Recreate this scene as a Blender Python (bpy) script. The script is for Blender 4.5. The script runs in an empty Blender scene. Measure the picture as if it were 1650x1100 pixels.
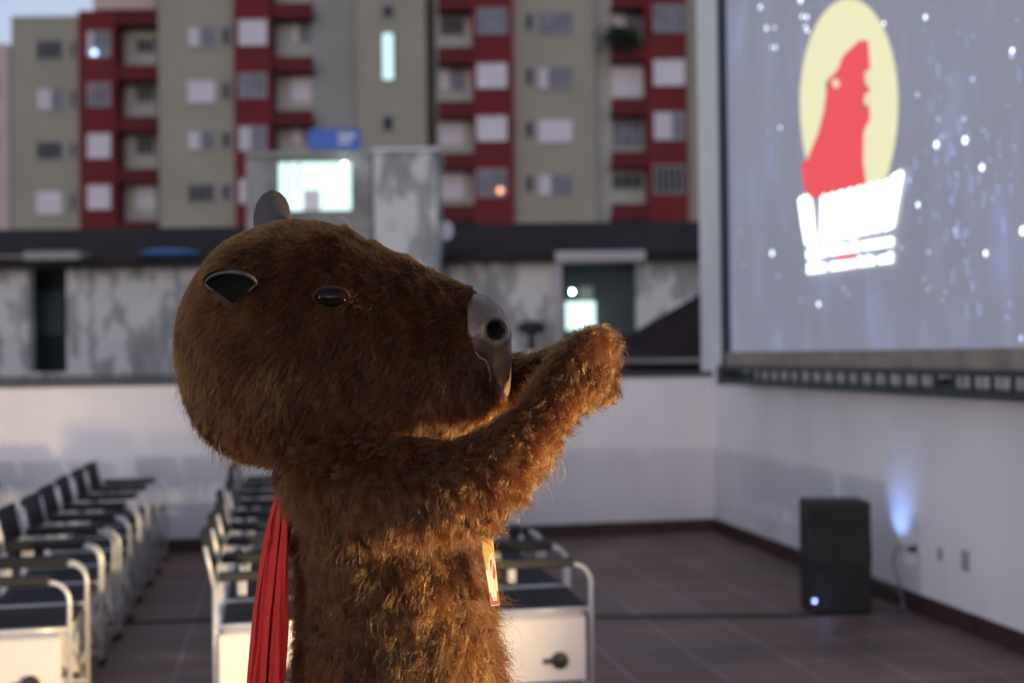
import bpy, bmesh, math, random
import numpy as np
from mathutils import Vector, Matrix, noise
from mathutils.kdtree import KDTree

random.seed(7)
rng = np.random.default_rng(11)
S = bpy.context.scene
C = S.collection

# ------------------------------------------------------------------ camera
F = 2005.0                      # focal length in photo pixels (photo 1650 wide)
H = 1.65
PSI = math.radians(10.54)       # yaw to the right of the rows' direction
PITCH = math.radians(0.63)
ROLL = 0.0127
R0 = Vector((math.cos(PSI), -math.sin(PSI), 0))
F0 = Vector((math.sin(PSI), math.cos(PSI), 0))
Z0 = Vector((0, 0, 1))
FW = (F0 * math.cos(PITCH) + Z0 * math.sin(PITCH)).normalized()
U1 = R0.cross(FW).normalized()
RR = (R0 * math.cos(ROLL) - U1 * math.sin(ROLL)).normalized()
UU = RR.cross(FW).normalized()
CAMP = Vector((0, 0, H))
cd = bpy.data.cameras.new('camera')
cam = bpy.data.objects.new('camera', cd)
C.objects.link(cam)
cam.matrix_world = Matrix((
    (RR.x, UU.x, -FW.x, 0), (RR.y, UU.y, -FW.y, 0), (RR.z, UU.z, -FW.z, H), (0, 0, 0, 1)))
cd.sensor_width = 36
cd.lens = 36 * F / 1650
cd.clip_start = 0.05
cd.clip_end = 2000
cd.dof.use_dof = True
cd.dof.focus_distance = 2.36
cd.dof.aperture_fstop = (cd.lens / 1000) / 0.0195
S.camera = cam

# ------------------------------------------------------------------ world and light
SUN_EL, SUN_ROT = math.radians(1.5), math.radians(200)
w = bpy.data.worlds.new("World")
S.world = w
w.use_nodes = True
nt = w.node_tree
sky = nt.nodes.new('ShaderNodeTexSky')
sky.sky_type = 'NISHITA'
sky.sun_disc = False
sky.sun_elevation = SUN_EL
sky.sun_rotation = SUN_ROT
sky.ozone_density = 3.0
sky.air_density = 1.0
sky.dust_density = 0.6
hs = nt.nodes.new('ShaderNodeHueSaturation'); hs.inputs['Saturation'].default_value = .45
tn = nt.nodes.new('ShaderNodeMixRGB'); tn.blend_type = 'MULTIPLY'; tn.inputs[0].default_value = 1; tn.inputs[2].default_value = (1.0, .965, 1.05, 1)
nt.links.new(sky.outputs[0], hs.inputs['Color']); nt.links.new(hs.outputs[0], tn.inputs[1])
nt.links.new(tn.outputs[0], nt.nodes['Background'].inputs[0])
nt.nodes['Background'].inputs[1].default_value = 0.15
S.view_settings.view_transform = 'Standard'
S.view_settings.look = 'None'
S.view_settings.exposure = 2.1
S.view_settings.gamma = 1
S.view_settings.use_curve_mapping = False
S.cycles.use_denoising = True
S.cycles.max_bounces = 6
S.cycles.diffuse_bounces = 3
S.cycles.glossy_bounces = 3
S.cycles.sample_clamp_indirect = .35
S.cycles.use_adaptive_sampling = False

def lamp(name, kind, loc, energy, color, size=0.05, target=None, cone=None, blend=0.4):
    l = bpy.data.lights.new(name, kind)
    l.energy = energy; l.color = color
    if kind == 'SUN': l.angle = size
    else: l.shadow_soft_size = size
    if cone: l.spot_size = cone; l.spot_blend = blend
    o = bpy.data.objects.new(name, l); C.objects.link(o); o.location = loc
    if target is not None:
        o.rotation_euler = (Vector(target) - Vector(loc)).to_track_quat('-Z', 'Y').to_euler()
    return o

EXPF = 2 ** -S.view_settings.exposure
# low floor lamp of the terrace, to the right of the costumed person (warm)
lamp('floor_lamp_light', 'SPOT', (2.95, 1.85, 0.62), 1750 * EXPF, (1.0, 0.72, 0.37), 0.08, (-.1, 3.2, 1.1), math.radians(96), 0.5)
# lamp on the street side, behind the added low wall: its light grazes over the wall top
lamp('street_lamp_light', 'POINT', (-7.6, 0.6, 1.0), 780 * EXPF, (.96, .95, 1.0), 0.08)
lamp('roof_lamp_light', 'POINT', (-10.0, 5.0, 3.96), 800 * EXPF, (.88, 1.0, .98), 0.06)

# ------------------------------------------------------------------ projection helpers
def ray(px, py):
    return (RR * ((px - 825) / F) - UU * ((py - 550) / F) + FW)
def at_depth(px, py, d):        # d metres straight ahead (level)
    r = ray(px, py)
    return CAMP + r * (d / r.dot(F0))
def at_X(px, py, x):
    r = ray(px, py); return CAMP + r * (x / r.x)
def at_Y(px, py, y):
    r = ray(px, py); return CAMP + r * (y / r.y)

# ------------------------------------------------------------------ materials
def mat(name, col, rough=0.7, metal=0.0, var=0.0, scale=8.0, bump=0.0, bscale=40.0, emit=None, estr=0.0, coat=0.0, spec=0.5, col2=None, detail=6, stretch=None):
    m = bpy.data.materials.new(name); m.use_nodes = True
    n = m.node_tree; b = n.nodes['Principled BSDF']
    b.inputs['Base Color'].default_value = (*col, 1)
    b.inputs['Roughness'].default_value = rough
    b.inputs['Metallic'].default_value = metal
    b.inputs['Specular IOR Level'].default_value = spec
    b.inputs['Coat Weight'].default_value = coat
    tc = n.nodes.new('ShaderNodeTexCoord')
    src = tc.outputs['Object']
    if stretch:
        mp = n.nodes.new('ShaderNodeMapping'); mp.inputs['Scale'].default_value = stretch
        n.links.new(src, mp.inputs[0]); src = mp.outputs[0]
    if var or col2:
        t = n.nodes.new('ShaderNodeTexNoise'); t.inputs['Scale'].default_value = scale; t.inputs['Detail'].default_value = detail
        n.links.new(src, t.inputs[0])
        r = n.nodes.new('ShaderNodeValToRGB')
        c2 = col2 or tuple(max(0, c * (1 - var)) for c in col)
        r.color_ramp.elements[0].position = 0.35; r.color_ramp.elements[0].color = (*c2, 1)
        r.color_ramp.elements[1].position = 0.65; r.color_ramp.elements[1].color = (*col, 1)
        n.links.new(t.outputs[0], r.inputs[0]); n.links.new(r.outputs[0], b.inputs['Base Color'])
    if bump:
        t = n.nodes.new('ShaderNodeTexNoise'); t.inputs['Scale'].default_value = bscale; t.inputs['Detail'].default_value = 8
        n.links.new(src, t.inputs[0])
        bp = n.nodes.new('ShaderNodeBump'); bp.inputs['Strength'].default_value = bump; bp.inputs['Distance'].default_value = 0.01
        n.links.new(t.outputs[0], bp.inputs['Height']); n.links.new(bp.outputs[0], b.inputs['Normal'])
    if emit:
        b.inputs['Emission Color'].default_value = (*emit, 1); b.inputs['Emission Strength'].default_value = estr * EXPF
    return m

M = {}
M['plaster'] = mat('white_plaster', (.80, .80, .82), .85, var=.12, scale=1.5, stretch=(1, 1, .45), bump=.25, bscale=30)
M['skirt'] = mat('skirting_tile', (.060, .026, .026), .5, var=.3, scale=6)
M['dark'] = mat('dark_metal', (.035, .05, .055), .5)
M['truss'] = mat('truss_metal', (.03, .05, .055), .45, metal=.3)
M['wood'] = mat('screen_batten', (.30, .26, .22), .7, var=.3)
M['beige'] = mat('beige_render', (.36, .355, .285), .9, var=.10, scale=.4, bump=.1, bscale=5)
M['grey'] = mat('grey_render', (.32, .345, .32), .9, var=.10, scale=.4)
M['balcwall'] = mat('lightened_balcony_render', (.46, .49, .45), .9, var=.10, scale=.4)  # render lightened to make up for shade in the balcony recesses
M['pinkwall'] = mat('pink_render', (.62, .50, .46), .9, var=.1, scale=.4)
M['red'] = mat('red_paint', (.165, .012, .016), .8, var=.15, scale=.6)
M['darkred'] = mat('dark_red_paint', (.13, .013, .016), .85, var=.2, scale=.6)
M['glassdark'] = mat('dark_glass', (.045, .06, .07), .55, var=.4, scale=1.5, spec=.2)
M['glassmid'] = mat('curtained_glass', (.20, .22, .29), .6, var=.45, scale=1.2)
M['shutter'] = mat('white_shutter', (.70, .70, .78), .6, var=.08, scale=3)
M['alu'] = mat('window_frame_metal', (.34, .35, .38), .5)
M['rooftile'] = mat('dark_roof', (.034, .025, .026), .95, spec=.15, var=.35, scale=1.2, bump=.4, bscale=4)
M['tarp'] = mat('blue_tarp', (.05, .16, .40), .6, var=.3, scale=1.5)
M['sign'] = mat('blue_sign', (.03, .12, .50), .5, var=.2, scale=1)
M['chair_tube'] = mat('pale_aluminium', (.72, .73, .74), .30, metal=.3)
M['chair_cloth'] = mat('charcoal_canvas', (.022, .026, .030), .85, var=.3, scale=20, bump=.3, bscale=300)
M['pad'] = mat('black_armrest_foam', (.012, .013, .014), .6)
M['bracket'] = mat('grey_bracket', (.45, .47, .52), .4, metal=.3)
M['panel'] = mat('white_laminate', (.78, .74, .70), .45, var=.05, scale=8)
M['blackp'] = mat('black_plastic', (.010, .012, .012), .45)
M['speaker'] = mat('speaker_black', (.010, .014, .014), .6, var=.4, scale=50)
M['grille'] = mat('speaker_grille', (.008, .011, .011), .55, bump=.5, bscale=400)
M['led'] = mat('blue_led', (.1, .2, .9), .4, emit=(.30, .42, 1.0), estr=6)
M['socket'] = mat('socket_plastic', (.34, .33, .31), .5)
M['cable'] = mat('cable_rubber', (.010, .010, .014), .6)
M['cable_grey'] = mat('grey_cable_rubber', (.12, .13, .17), .6)
M['cape'] = mat('red_fabric', (.46, .014, .012), .85, var=.12, scale=14, bump=.35, bscale=260)
M['capedark'] = mat('maroon_knot_fabric', (.045, .006, .006), .9, bump=.3, bscale=200)
M['leather'] = mat('brown_leather', (.105, .068, .054), .44, var=.35, scale=14, bump=.35, bscale=60, coat=.10)
M['earskin'] = mat('ear_vinyl', (.045, .037, .042), .55, var=.3, scale=30, bump=.2, bscale=150)
M['earin'] = mat('ear_lining', (.006, .007, .005), .9, spec=.08, var=.4, scale=30)
M['black'] = mat('black_hole_lining', (.004, .004, .004), .9)
M['litedge'] = mat('painted_lit_leather_edge', (.16, .125, .075), .4, var=.5, scale=40, bump=.3, bscale=80)  # paler leather: puts the lit crease and nostril ring into the colour
M['eye'] = mat('eye_glass', (.006, .004, .003), .08, spec=.18)
M['eyeglint'] = mat('eye_pearl', (.35, .38, .28), .2)
M['skin_fur'] = mat('fur_backing', (.050, .019, .007), .95, var=.5, scale=18)
M['card'] = mat('card_white', (.22, .22, .20), .4)
M['cardyellow'] = mat('card_yellow', (.26, .13, .02), .4, var=.1, scale=40)
M['cardred'] = mat('card_red', (.20, .012, .008), .4)
M['ink'] = mat('card_ink', (.05, .05, .05), .5)
M['cord'] = mat('lanyard_cord', (.55, .50, .45), .6)
M['plant'] = mat('plant_leaves', (.03, .05, .03), .8, var=.5, scale=3)
M['ground'] = mat('asphalt_ground', (.05, .05, .052), .95, var=.2, scale=.2)

def stained():
    m = bpy.data.materials.new('stained_concrete'); m.use_nodes = True
    n = m.node_tree; b = n.nodes['Principled BSDF']; b.inputs['Roughness'].default_value = .95
    tc = n.nodes.new('ShaderNodeTexCoord')
    def nz(scale, st, det=8):
        mp = n.nodes.new('ShaderNodeMapping'); mp.inputs['Scale'].default_value = st
        n.links.new(tc.outputs['Object'], mp.inputs[0])
        t = n.nodes.new('ShaderNodeTexNoise'); t.inputs['Scale'].default_value = scale; t.inputs['Detail'].default_value = det
        n.links.new(mp.outputs[0], t.inputs[0]); return t.outputs[0]
    a = nz(1.1, (1, 1, .7), 12); c = nz(4.2, (1, 1, .30), 12)
    mm = n.nodes.new('ShaderNodeMath'); mm.operation = 'ADD'; n.links.new(a, mm.inputs[0]); n.links.new(c, mm.inputs[1])
    r = n.nodes.new('ShaderNodeValToRGB'); r.color_ramp.elements[0].position = .72; r.color_ramp.elements[0].color = (.235, .25, .25, 1)
    r.color_ramp.elements[1].position = 1.3; r.color_ramp.elements[1].color = (.62, .63, .62, 1)
    e = r.color_ramp.elements.new(.98); e.color = (.37, .385, .38, 1)
    n.links.new(mm.outputs[0], r.inputs[0]); n.links.new(r.outputs[0], b.inputs['Base Color'])
    return m
M['stain'] = stained()

def tiles():
    m = bpy.data.materials.new('terracotta_floor_tiles'); m.use_nodes = True
    n = m.node_tree; b = n.nodes['Principled BSDF']
    tc = n.nodes.new('ShaderNodeTexCoord')
    mp = n.nodes.new('ShaderNodeMapping'); mp.inputs['Location'].default_value = (.1, .17, 0)
    n.links.new(tc.outputs['Object'], mp.inputs[0])
    br = n.nodes.new('ShaderNodeTexBrick'); br.offset = 0.0; br.squash = 1.0
    br.inputs['Scale'].default_value = 1.0; br.inputs['Brick Width'].default_value = .46; br.inputs['Row Height'].default_value = .46
    br.inputs['Mortar Size'].default_value = .008; br.inputs['Mortar Smooth'].default_value = .3
    br.inputs['Color1'].default_value = (.235, .145, .112, 1); br.inputs['Color2'].default_value = (.180, .112, .090, 1)
    br.inputs['Mortar'].default_value = (.34, .28, .255, 1)
    n.links.new(mp.outputs[0], br.inputs[0])
    t = n.nodes.new('ShaderNodeTexNoise'); t.inputs['Scale'].default_value = 1.3; t.inputs['Detail'].default_value = 9
    n.links.new(tc.outputs['Object'], t.inputs[0])
    r = n.nodes.new('ShaderNodeValToRGB'); r.color_ramp.elements[0].position = .3; r.color_ramp.elements[0].color = (.55, .55, .58, 1)
    r.color_ramp.elements[1].position = .7; r.color_ramp.elements[1].color = (1.25, 1.2, 1.2, 1)
    n.links.new(t.outputs[0], r.inputs[0])
    mx = n.nodes.new('ShaderNodeMixRGB'); mx.blend_type = 'MULTIPLY'; mx.inputs[0].default_value = 1
    n.links.new(br.outputs[0], mx.inputs[1]); n.links.new(r.outputs[0], mx.inputs[2]); n.links.new(mx.outputs[0], b.inputs['Base Color'])
    rr = n.nodes.new('ShaderNodeMapRange'); rr.inputs[3].default_value = .42; rr.inputs[4].default_value = .75
    n.links.new(t.outputs[0], rr.inputs[0]); n.links.new(rr.outputs[0], b.inputs['Roughness'])
    bp = n.nodes.new('ShaderNodeBump'); bp.inputs['Strength'].default_value = .25; bp.inputs['Distance'].default_value = .006; bp.invert = True
    n.links.new(br.outputs['Fac'], bp.inputs['Height']); n.links.new(bp.outputs[0], b.inputs['Normal'])
    return m
M['tiles'] = tiles()

def emis(name, col, s=1.0):
    m = bpy.data.materials.new(name); m.use_nodes = True; n = m.node_tree
    n.nodes.remove(n.nodes['Principled BSDF'])
    e = n.nodes.new('ShaderNodeEmission'); e.inputs[0].default_value = (*col, 1); e.inputs[1].default_value = s * EXPF
    n.links.new(e.outputs[0], n.nodes['Material Output'].inputs[0]); return m
M['litwin'] = emis('lit_window', (.72, 1.0, .97), 1.5)
M['litslit'] = emis('lit_stair_window', (.62, 1.0, 1.0), 1.3)
M['bulb'] = emis('white_bulb', (.75, 1.0, .97), 60)
M['bulbblue'] = emis('blue_white_bulb', (.45, .62, .95), 4)
M['bulborange'] = emis('orange_bulb', (1.0, .42, .22), 2.6)
M['litgreen'] = emis('lit_door_pane', (.72, 1.0, .93), 1.6)
M['logo_yellow'] = emis('projected_yellow', (.94, .91, .58), .93)
M['logo_red'] = emis('projected_red', (1.0, .125, .145), .86)
M['logo_dark'] = emis('projected_dark', (.25, .22, .12), .8)
M['logo_cream'] = emis('projected_cream', (.88, .82, .56), .95)
M['logo_white'] = emis('projected_white', (.92, 1.0, 1.0), 3.0)
M['star'] = emis('projected_star', (.80, .88, 1.0), 3.2)
M['stardim'] = emis('projected_faint_star', (.55, .62, 1.0), 1.3)

def screenmat():
    m = bpy.data.materials.new('projected_night_sky'); m.use_nodes = True; n = m.node_tree
    b = n.nodes['Principled BSDF']; b.inputs['Base Color'].default_value = (.20, .20, .21, 1); b.inputs['Roughness'].default_value = .8
    tc = n.nodes.new('ShaderNodeTexCoord')
    mp = n.nodes.new('ShaderNodeMapping'); mp.inputs['Scale'].default_value = (1, 1, .35)
    mp.inputs['Rotation'].default_value = (.12, 0, 0)
    n.links.new(tc.outputs['Object'], mp.inputs[0])
    t = n.nodes.new('ShaderNodeTexNoise'); t.inputs['Scale'].default_value = 3.2; t.inputs['Detail'].default_value = 5
    n.links.new(mp.outputs[0], t.inputs[0])
    r = n.nodes.new('ShaderNodeValToRGB'); r.color_ramp.elements[0].position = .38; r.color_ramp.elements[0].color = (.195, .215, .295, 1)
    r.color_ramp.elements[1].position = .74; r.color_ramp.elements[1].color = (.265, .30, .50, 1)
    e = r.color_ramp.elements.new(.55); e.color = (.215, .230, .315, 1)
    n.links.new(t.outputs[0], r.inputs[0]); n.links.new(r.outputs[0], b.inputs['Emission Color'])
    b.inputs['Emission Strength'].default_value = .74 * EXPF
    return m
M['screen'] = screenmat()

# ------------------------------------------------------------------ mesh helpers
class MB:
    def __init__(s): s.v = []; s.f = []
    def add(s, vs, fs):
        o = len(s.v); s.v += [tuple(v) for v in vs]; s.f += [tuple(i + o for i in f) for f in fs]
    def box(s, x0, x1, y0, y1, z0, z1):
        s.add([(x0,y0,z0),(x1,y0,z0),(x1,y1,z0),(x0,y1,z0),(x0,y0,z1),(x1,y0,z1),(x1,y1,z1),(x0,y1,z1)],
              [(0,3,2,1),(4,5,6,7),(0,1,5,4),(1,2,6,5),(2,3,7,6),(3,0,4,7)])
    def tube(s, pts, r, n=10, closed=False, cap=True):
        pts = [Vector(p) for p in pts]; rs = r if isinstance(r, (list, tuple)) else [r] * len(pts)
        rings = []; up = None
        for i, p in enumerate(pts):
            d = (pts[min(i + 1, len(pts) - 1)] - pts[max(i - 1, 0)]).normalized()
            if up is None:
                up = Vector((0, 0, 1)) if abs(d.z) < .9 else Vector((1, 0, 0))
            a = (up - d * up.dot(d)).normalized(); up = a; b = d.cross(a)
            rings.append([p + (a * math.cos(2 * math.pi * k / n) + b * math.sin(2 * math.pi * k / n)) * rs[i] for k in range(n)])
        vs = [v for rg in rings for v in rg]; fs = []
        for i in range(len(pts) - 1):
            for k in range(n):
                fs.append((i * n + k, i * n + (k + 1) % n, (i + 1) * n + (k + 1) % n, (i + 1) * n + k))
        if cap:
            fs.append(tuple(range(n))[::-1]); fs.append(tuple((len(pts) - 1) * n + k for k in range(n)))
        s.add(vs, fs)
    def ell(s, c, r, nu=20, nv=12, rot=None):
        vs = []; c = Vector(c)
        for j in range(nv + 1):
            t = math.pi * j / nv
            for i in range(nu):
                p = 2 * math.pi * i / nu
                q = Vector((r[0] * math.sin(t) * math.cos(p), r[1] * math.sin(t) * math.sin(p), r[2] * math.cos(t)))
                if rot: q = rot @ q
                vs.append(c + q)
        fs = []
        for j in range(nv):
            for i in range(nu):
                fs.append((j * nu + i, (j + 1) * nu + i, (j + 1) * nu + (i + 1) % nu, j * nu + (i + 1) % nu))
        s.add(vs, fs)
    def poly(s, pts, nrm, th):     # flat polygon extruded by th along nrm
        pts = [Vector(p) for p in pts]; k = len(pts); q = [p + Vector(nrm) * th for p in pts]
        fs = [tuple(range(k)), tuple(range(2 * k - 1, k - 1, -1))] + [(i, k + i, k + (i + 1) % k, (i + 1) % k) for i in range(k)]
        s.add(pts + q, fs)
    def mesh(s, name):
        me = bpy.data.meshes.new(name); me.from_pydata(s.v, [], s.f); me.validate(); 
        bm = bmesh.new(); bm.from_mesh(me); bmesh.ops.remove_doubles(bm, verts=bm.verts, dist=1e-6); bmesh.ops.recalc_face_normals(bm, faces=bm.faces); bm.to_mesh(me); bm.free()
        return me

def link(name, me, m, parent=None, smooth=False, bevel=0):
    if isinstance(me, MB): me = me.mesh(name)
    o = bpy.data.objects.new(name, me); C.objects.link(o)
    if m is not None: me.materials.append(M[m] if isinstance(m, str) else m)
    if smooth: me.polygons.foreach_set('use_smooth', [True] * len(me.polygons))
    if parent: o.parent = parent
    if bevel:
        b = o.modifiers.new('bevel', 'BEVEL'); b.width = bevel; b.segments = 2; b.limit_method = 'ANGLE'
    return o
def thing(name, label, cat, loc=(0, 0, 0), rotz=0, group=None):
    o = bpy.data.objects.new(name, None); C.objects.link(o); o.location = loc; o.rotation_euler = (0, 0, rotz)
    return tag(o, label, cat, group)
def tag(o, label, cat, group=None):
    o['label'] = label; o['category'] = cat
    if group: o['group'] = group
    return o
def struct(o): o['kind'] = 'structure'; return o
def B(*a): m = MB(); m.box(*a); return m

# ------------------------------------------------------------------ the terrace
XW, YW = 3.93, 11.0
GZ = -13.0
b = MB(); b.add([(-1500, -1500, GZ), (1500, -1500, GZ), (1500, 1500, GZ), (-1500, 1500, GZ)], [(0, 1, 2, 3)])
struct(link('ground', b, 'ground'))
struct(link('terrace_floor', B(-7.2, XW + .5, -4, YW + .22, -.3, 0), 'tiles'))
t = thing('building_below', 'plain rendered storeys carrying the tiled roof terrace', 'building', (0, 0, 0))
link('wall', B(-7.1, XW + .45, -3.9, YW + .18, GZ, -.3), 'grey', t)
# back parapet
t = thing('parapet_wall', 'low white parapet wall behind the chairs with a dark capping strip', 'wall', (0, YW, 0))
link('wall', B(-7.0, XW, 0, .18, 0, 1.43), 'plaster', t)
link('coping', B(-7.03, XW - .003, -.02, .21, 1.43, 1.475), 'dark', t)
link('skirting', B(-6.8, XW - .02, -.016, 0, 0, .12), 'skirt', t)
# tall right wall
t = thing('side_wall', 'tall white wall behind the projection screen and speaker', 'wall', (XW, 0, 0))
link('wall', B(0, .25, -3.9, YW + .30, 0, 6.2), 'plaster', t)
link('skirting', B(-.018, 0, -3.8, YW - .018, 0, .12), 'skirt', t)
# added low wall, out of view: cuts the street lamp's light to a level edge
t = thing('added_shade_wall', 'added unseen low wall that shades the foot of the terrace walls', 'wall', (-6.95, 0, 0))
link('wall', B(-.15, 0, -3.9, YW - .03, 0, .92), 'plaster', t)

t = thing('added_lamp_block_wall', 'added unseen blank wall blocking lamp light below its top edge', 'wall', (-9.0, 5, 0))  # added unseen wall: holds the roof lamp's light above a level edge
link('wall', B(-.2, 0, -3.5, 4.5, GZ, 3.87), 'grey', t)

# ------------------------------------------------------------------ projection screen
XS = 3.745
scr = thing('projection_screen', 'large outdoor projection screen showing a yellow oval emblem over white lettering', 'screen', (XS, 7.0, 1.38))
def loc(p): return Vector(p) - Vector((XS, 7.0, 1.38))
YL, YR = 10.16, 3.6
Zb, Zt = 1.655, 5.2
link('screen_fabric', B(0.02, .03, YR - 7, YL - .10 - 7, Zb - 1.38, Zt - 1.38), 'screen', scr)
m = MB(); m.box(-.03, .05, YL - .07 - 7, YL - 7, 0, Zt - 1.33); m.box(-.03, .05, YR - 7 - .07, YR - 7, 0, Zt - 1.33); m.box(-.03, .05, YR - 7, YL - .07 - 7, Zt - 1.38, Zt - 1.31)
link('frame', m, 'truss', scr)
link('batten', B(-.035, .04, YR - 7, YL - .12 - 7, .16, Zb - 1.38 - .003), 'wood', scr)
m = MB(); yy0, yy1 = YR - 7, YL - .07 - 7
for x in (-.06, .09):
    m.box(x - .015, x + .015, yy0, yy1, 0, .045); m.box(x - .015, x + .015, yy0, yy1, .125 if x < 0 else .14, .16)
y = yy0 + .1; k = 0
while y < yy1:
    for x in (-.06,):
        wd = .03 if k % 5 == 0 else .012
        m.box(x - .012, x + .012, y, y + wd, .045, .125)
    y += .19; k += 1
m.box(-.075, .105, yy1 - .02, yy1 + .065, -.005, .165)
link('truss', m, 'truss', scr)
m = MB()
for y in (YR + .5, 6.8, YL - .2):
    m.box(.10, XW - XS, y - 7.02, y - 6.98, .05, .10)
link('wall_bracket', m, 'truss', scr)
# the projected picture
def spoly(pts, dx, th=.001):
    m = MB(); m.poly([loc(at_X(px, py, XS + .02 - dx)) for px, py in pts], (-1, 0, 0), th); return m
ov = []
for i in range(72):
    a = 2 * math.pi * i / 72
    ov.append((1368 + 79 * math.cos(a), 165 - 167 * math.sin(a) * (1 if math.sin(a) > 0 else 1.12)))
link('emblem_oval', spoly(ov, .004), 'logo_yellow', scr)
link('emblem_silhouette', spoly([(1291,262),(1300,258),(1318,215),(1327,180),(1332,145),(1334,128),(1341,122),(1350,112),(1354,102),(1357,93),(1364,84),(1372,78),(1384,66),(1398,65),(1400,80),(1402,108),(1400,128),(1402,140),(1401,172),(1402,192),(1392,212),(1391,262),(1396,296),(1345,312),(1300,322),(1293,290)], .008), 'logo_red', scr)
m = MB()
for pts in ([(1394,116),(1401,112),(1405,118),(1405,138),(1398,142),(1394,130)], [(1394,152),(1401,148),(1405,153),(1403,168),(1396,172),(1392,164)], [(1341,130),(1347,127),(1353,132),(1352,140),(1346,142),(1341,137)]):
    m.poly([loc(at_X(px, py, XS + .008)) for px, py in pts], (-1, 0, 0), .001)
link('emblem_detail', m, 'logo_cream', scr)
m = MB()
for pts in ([(1392,132),(1398,143),(1396,148),(1392,143)], [(1391,165),(1397,173),(1394,177),(1390,172)], [(1331,132),(1335,131),(1334,146),(1331,150)]):
    m.poly([loc(at_X(px, py, XS + .004)) for px, py in pts], (-1, 0, 0), .001)
link('emblem_dark_marks', m, 'logo_dark', scr)  # dark marks belonging to the projected emblem
# title lettering: heavy slanted strokes, overexposed
m = MB()
def seg(x0, x1, yt0, yt1, yb0, yb1): m.poly([loc(at_X(px, py, XS)) for px, py in ((x0, yt0), (x1, yt1), (x1 - .02 * (x1 - x0), yb1), (x0, yb0))], (-1, 0, 0), .001)
m.poly([loc(at_X(px, py, XS)) for px, py in ((1287,323),(1291,317),(1302,314),(1306,320),(1309,340),(1312,372),(1316,395),(1306,398),(1298,394),(1292,360))], (-1, 0, 0), .001)
cx = [1321, 1333, 1346, 1361, 1376, 1391, 1406, 1421, 1437]
for i in range(8):
    x0, x1 = cx[i], cx[i + 1]
    yt = lambda x: 317 - (x - 1318) * .235
    yb = lambda x: 397 - (x - 1300) * .205
    e = .10 if i < 7 else 0
    m.poly([loc(at_X(px, py, XS)) for px, py in ((x0 + 2, yt(x0) + 3), (x0 + 5, yt(x0) - 1), (x1 - 4, yt(x1) - 1), (x1 - .8, yt(x1) + 3), (x1 - 1.2, yb(x1) - 3), (x1 - 4, yb(x1)), (x0 + 3, yb(x0)), (x0 + .8, yb(x0) - 3))], (-1, 0, 0), .001)
m.poly([loc(at_X(px, py, XS)) for px, py in ((1437,290),(1437,283),(1453,274),(1455,280),(1444,340),(1440,366),(1430,368),(1429,350))], (-1, 0, 0), .001)
link('title_lettering', m, 'logo_white', scr)
m = MB()
def textline(y0, slope, words, h):
    for a, c in words:
        x = a
        while x < c - 3:
            wd = random.uniform(5, 7.5); t2 = y0 + slope * (x - 1300); hh = h * random.choice((1, 1, 1.0, 1.28))
            m.poly([loc(at_X(px, py, XS)) for px, py in ((x, t2 + h - hh), (min(x + wd, c), t2 + h - hh - .6), (min(x + wd, c), t2 + h - .6), (x, t2 + h))], (-1, 0, 0), .001)
            x += wd + 1.3
textline(403, -.155, ((1300, 1333), (1337, 1386), (1390, 1440)), 14)
textline(428, -.135, ((1301, 1334), (1338, 1367), (1371, 1380), (1383, 1412), (1416, 1438)), 13)
link('subtitle_lettering', m, 'logo_white', scr)
link('subtitle_accent', spoly([(1346,413),(1378,407),(1379,414),(1347,421)], .004), 'logo_red', scr)
def dots(lst):
    m = MB()
    for px, py, r in lst:
        r = r * .78
        c = loc(at_X(px, py, XS + .014))
        m.poly([c + Vector((0, r * math.cos(2 * math.pi * i / 8), r * math.sin(2 * math.pi * i / 8))) for i in range(8)], (-1, 0, 0), .001)
    return m
st = [(1225,12,.022),(1235,46,.020),(1248,45,.014),(1249,77,.018),(1257,206,.014),(1290,0,.03),(1300,28,.020),(1292,27,.018),(1301,50,.018),(1298,44,.016),(1424,38,.016),(1491,28,.018),(1509,233,.028),(1555,226,.028),(1582,270,.024),(1479,330,.020),(1244,408,.028),(1319,490,.022),(1588,408,.020),(1648,372,.030),(1631,82,.018),(1243,213-137+1,.012)]
link('bright_star', dots(st), 'star', scr)
sd = [(1237,213,.012),(1195,374,.012),(1199,427,.012),(1254,445,.014),(1360,465,.014),(1366,474,.012),(1290,484,.012),(1452,399,.016),(1496,406,.016),(1478,153,.020),(1567,128,.018),(1465,291,.016),(1512,192,.014),(1553,192,.018),(1539,371,.020),(1542,380,.014),(1645,545,.022),(1518,220,.016),(1494,467,.010),(1523,560-90,.010),(1630,90,.018),(1568,58,.008),(1600,320,.008),(1560,440,.008),(1216,322,.006)]
for _ in range(36):
    x = random.gauss(1545, 55); yq = random.gauss(300, 150)
    if 1465 < x < 1648 and 5 < yq < 555: sd.append((x, yq, random.uniform(.004, .010)))
link('faint_star', dots(sd), 'stardim', scr)
m = MB()
for _ in range(60):
    px, py = random.gauss(1545, 48), random.gauss(270, 150)
    if 1462 < px < 1646 and 8 < py < 550:
        c = loc(at_X(px, py, XS + .012)); h_ = random.uniform(.012, .045); w_ = random.uniform(.002, .0045); sk = random.uniform(-.01, .02)
        m.poly([c + Vector((0, -w_, -h_)), c + Vector((0, w_, -h_)), c + Vector((0, w_ + sk, h_)), c + Vector((0, -w_ + sk, h_))], (-1, 0, 0), .001)
o = link('falling_streaks', m, emis('projected_blue_streak', (.45, .52, 1.0), 1.1), scr); o['kind'] = 'stuff'

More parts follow.
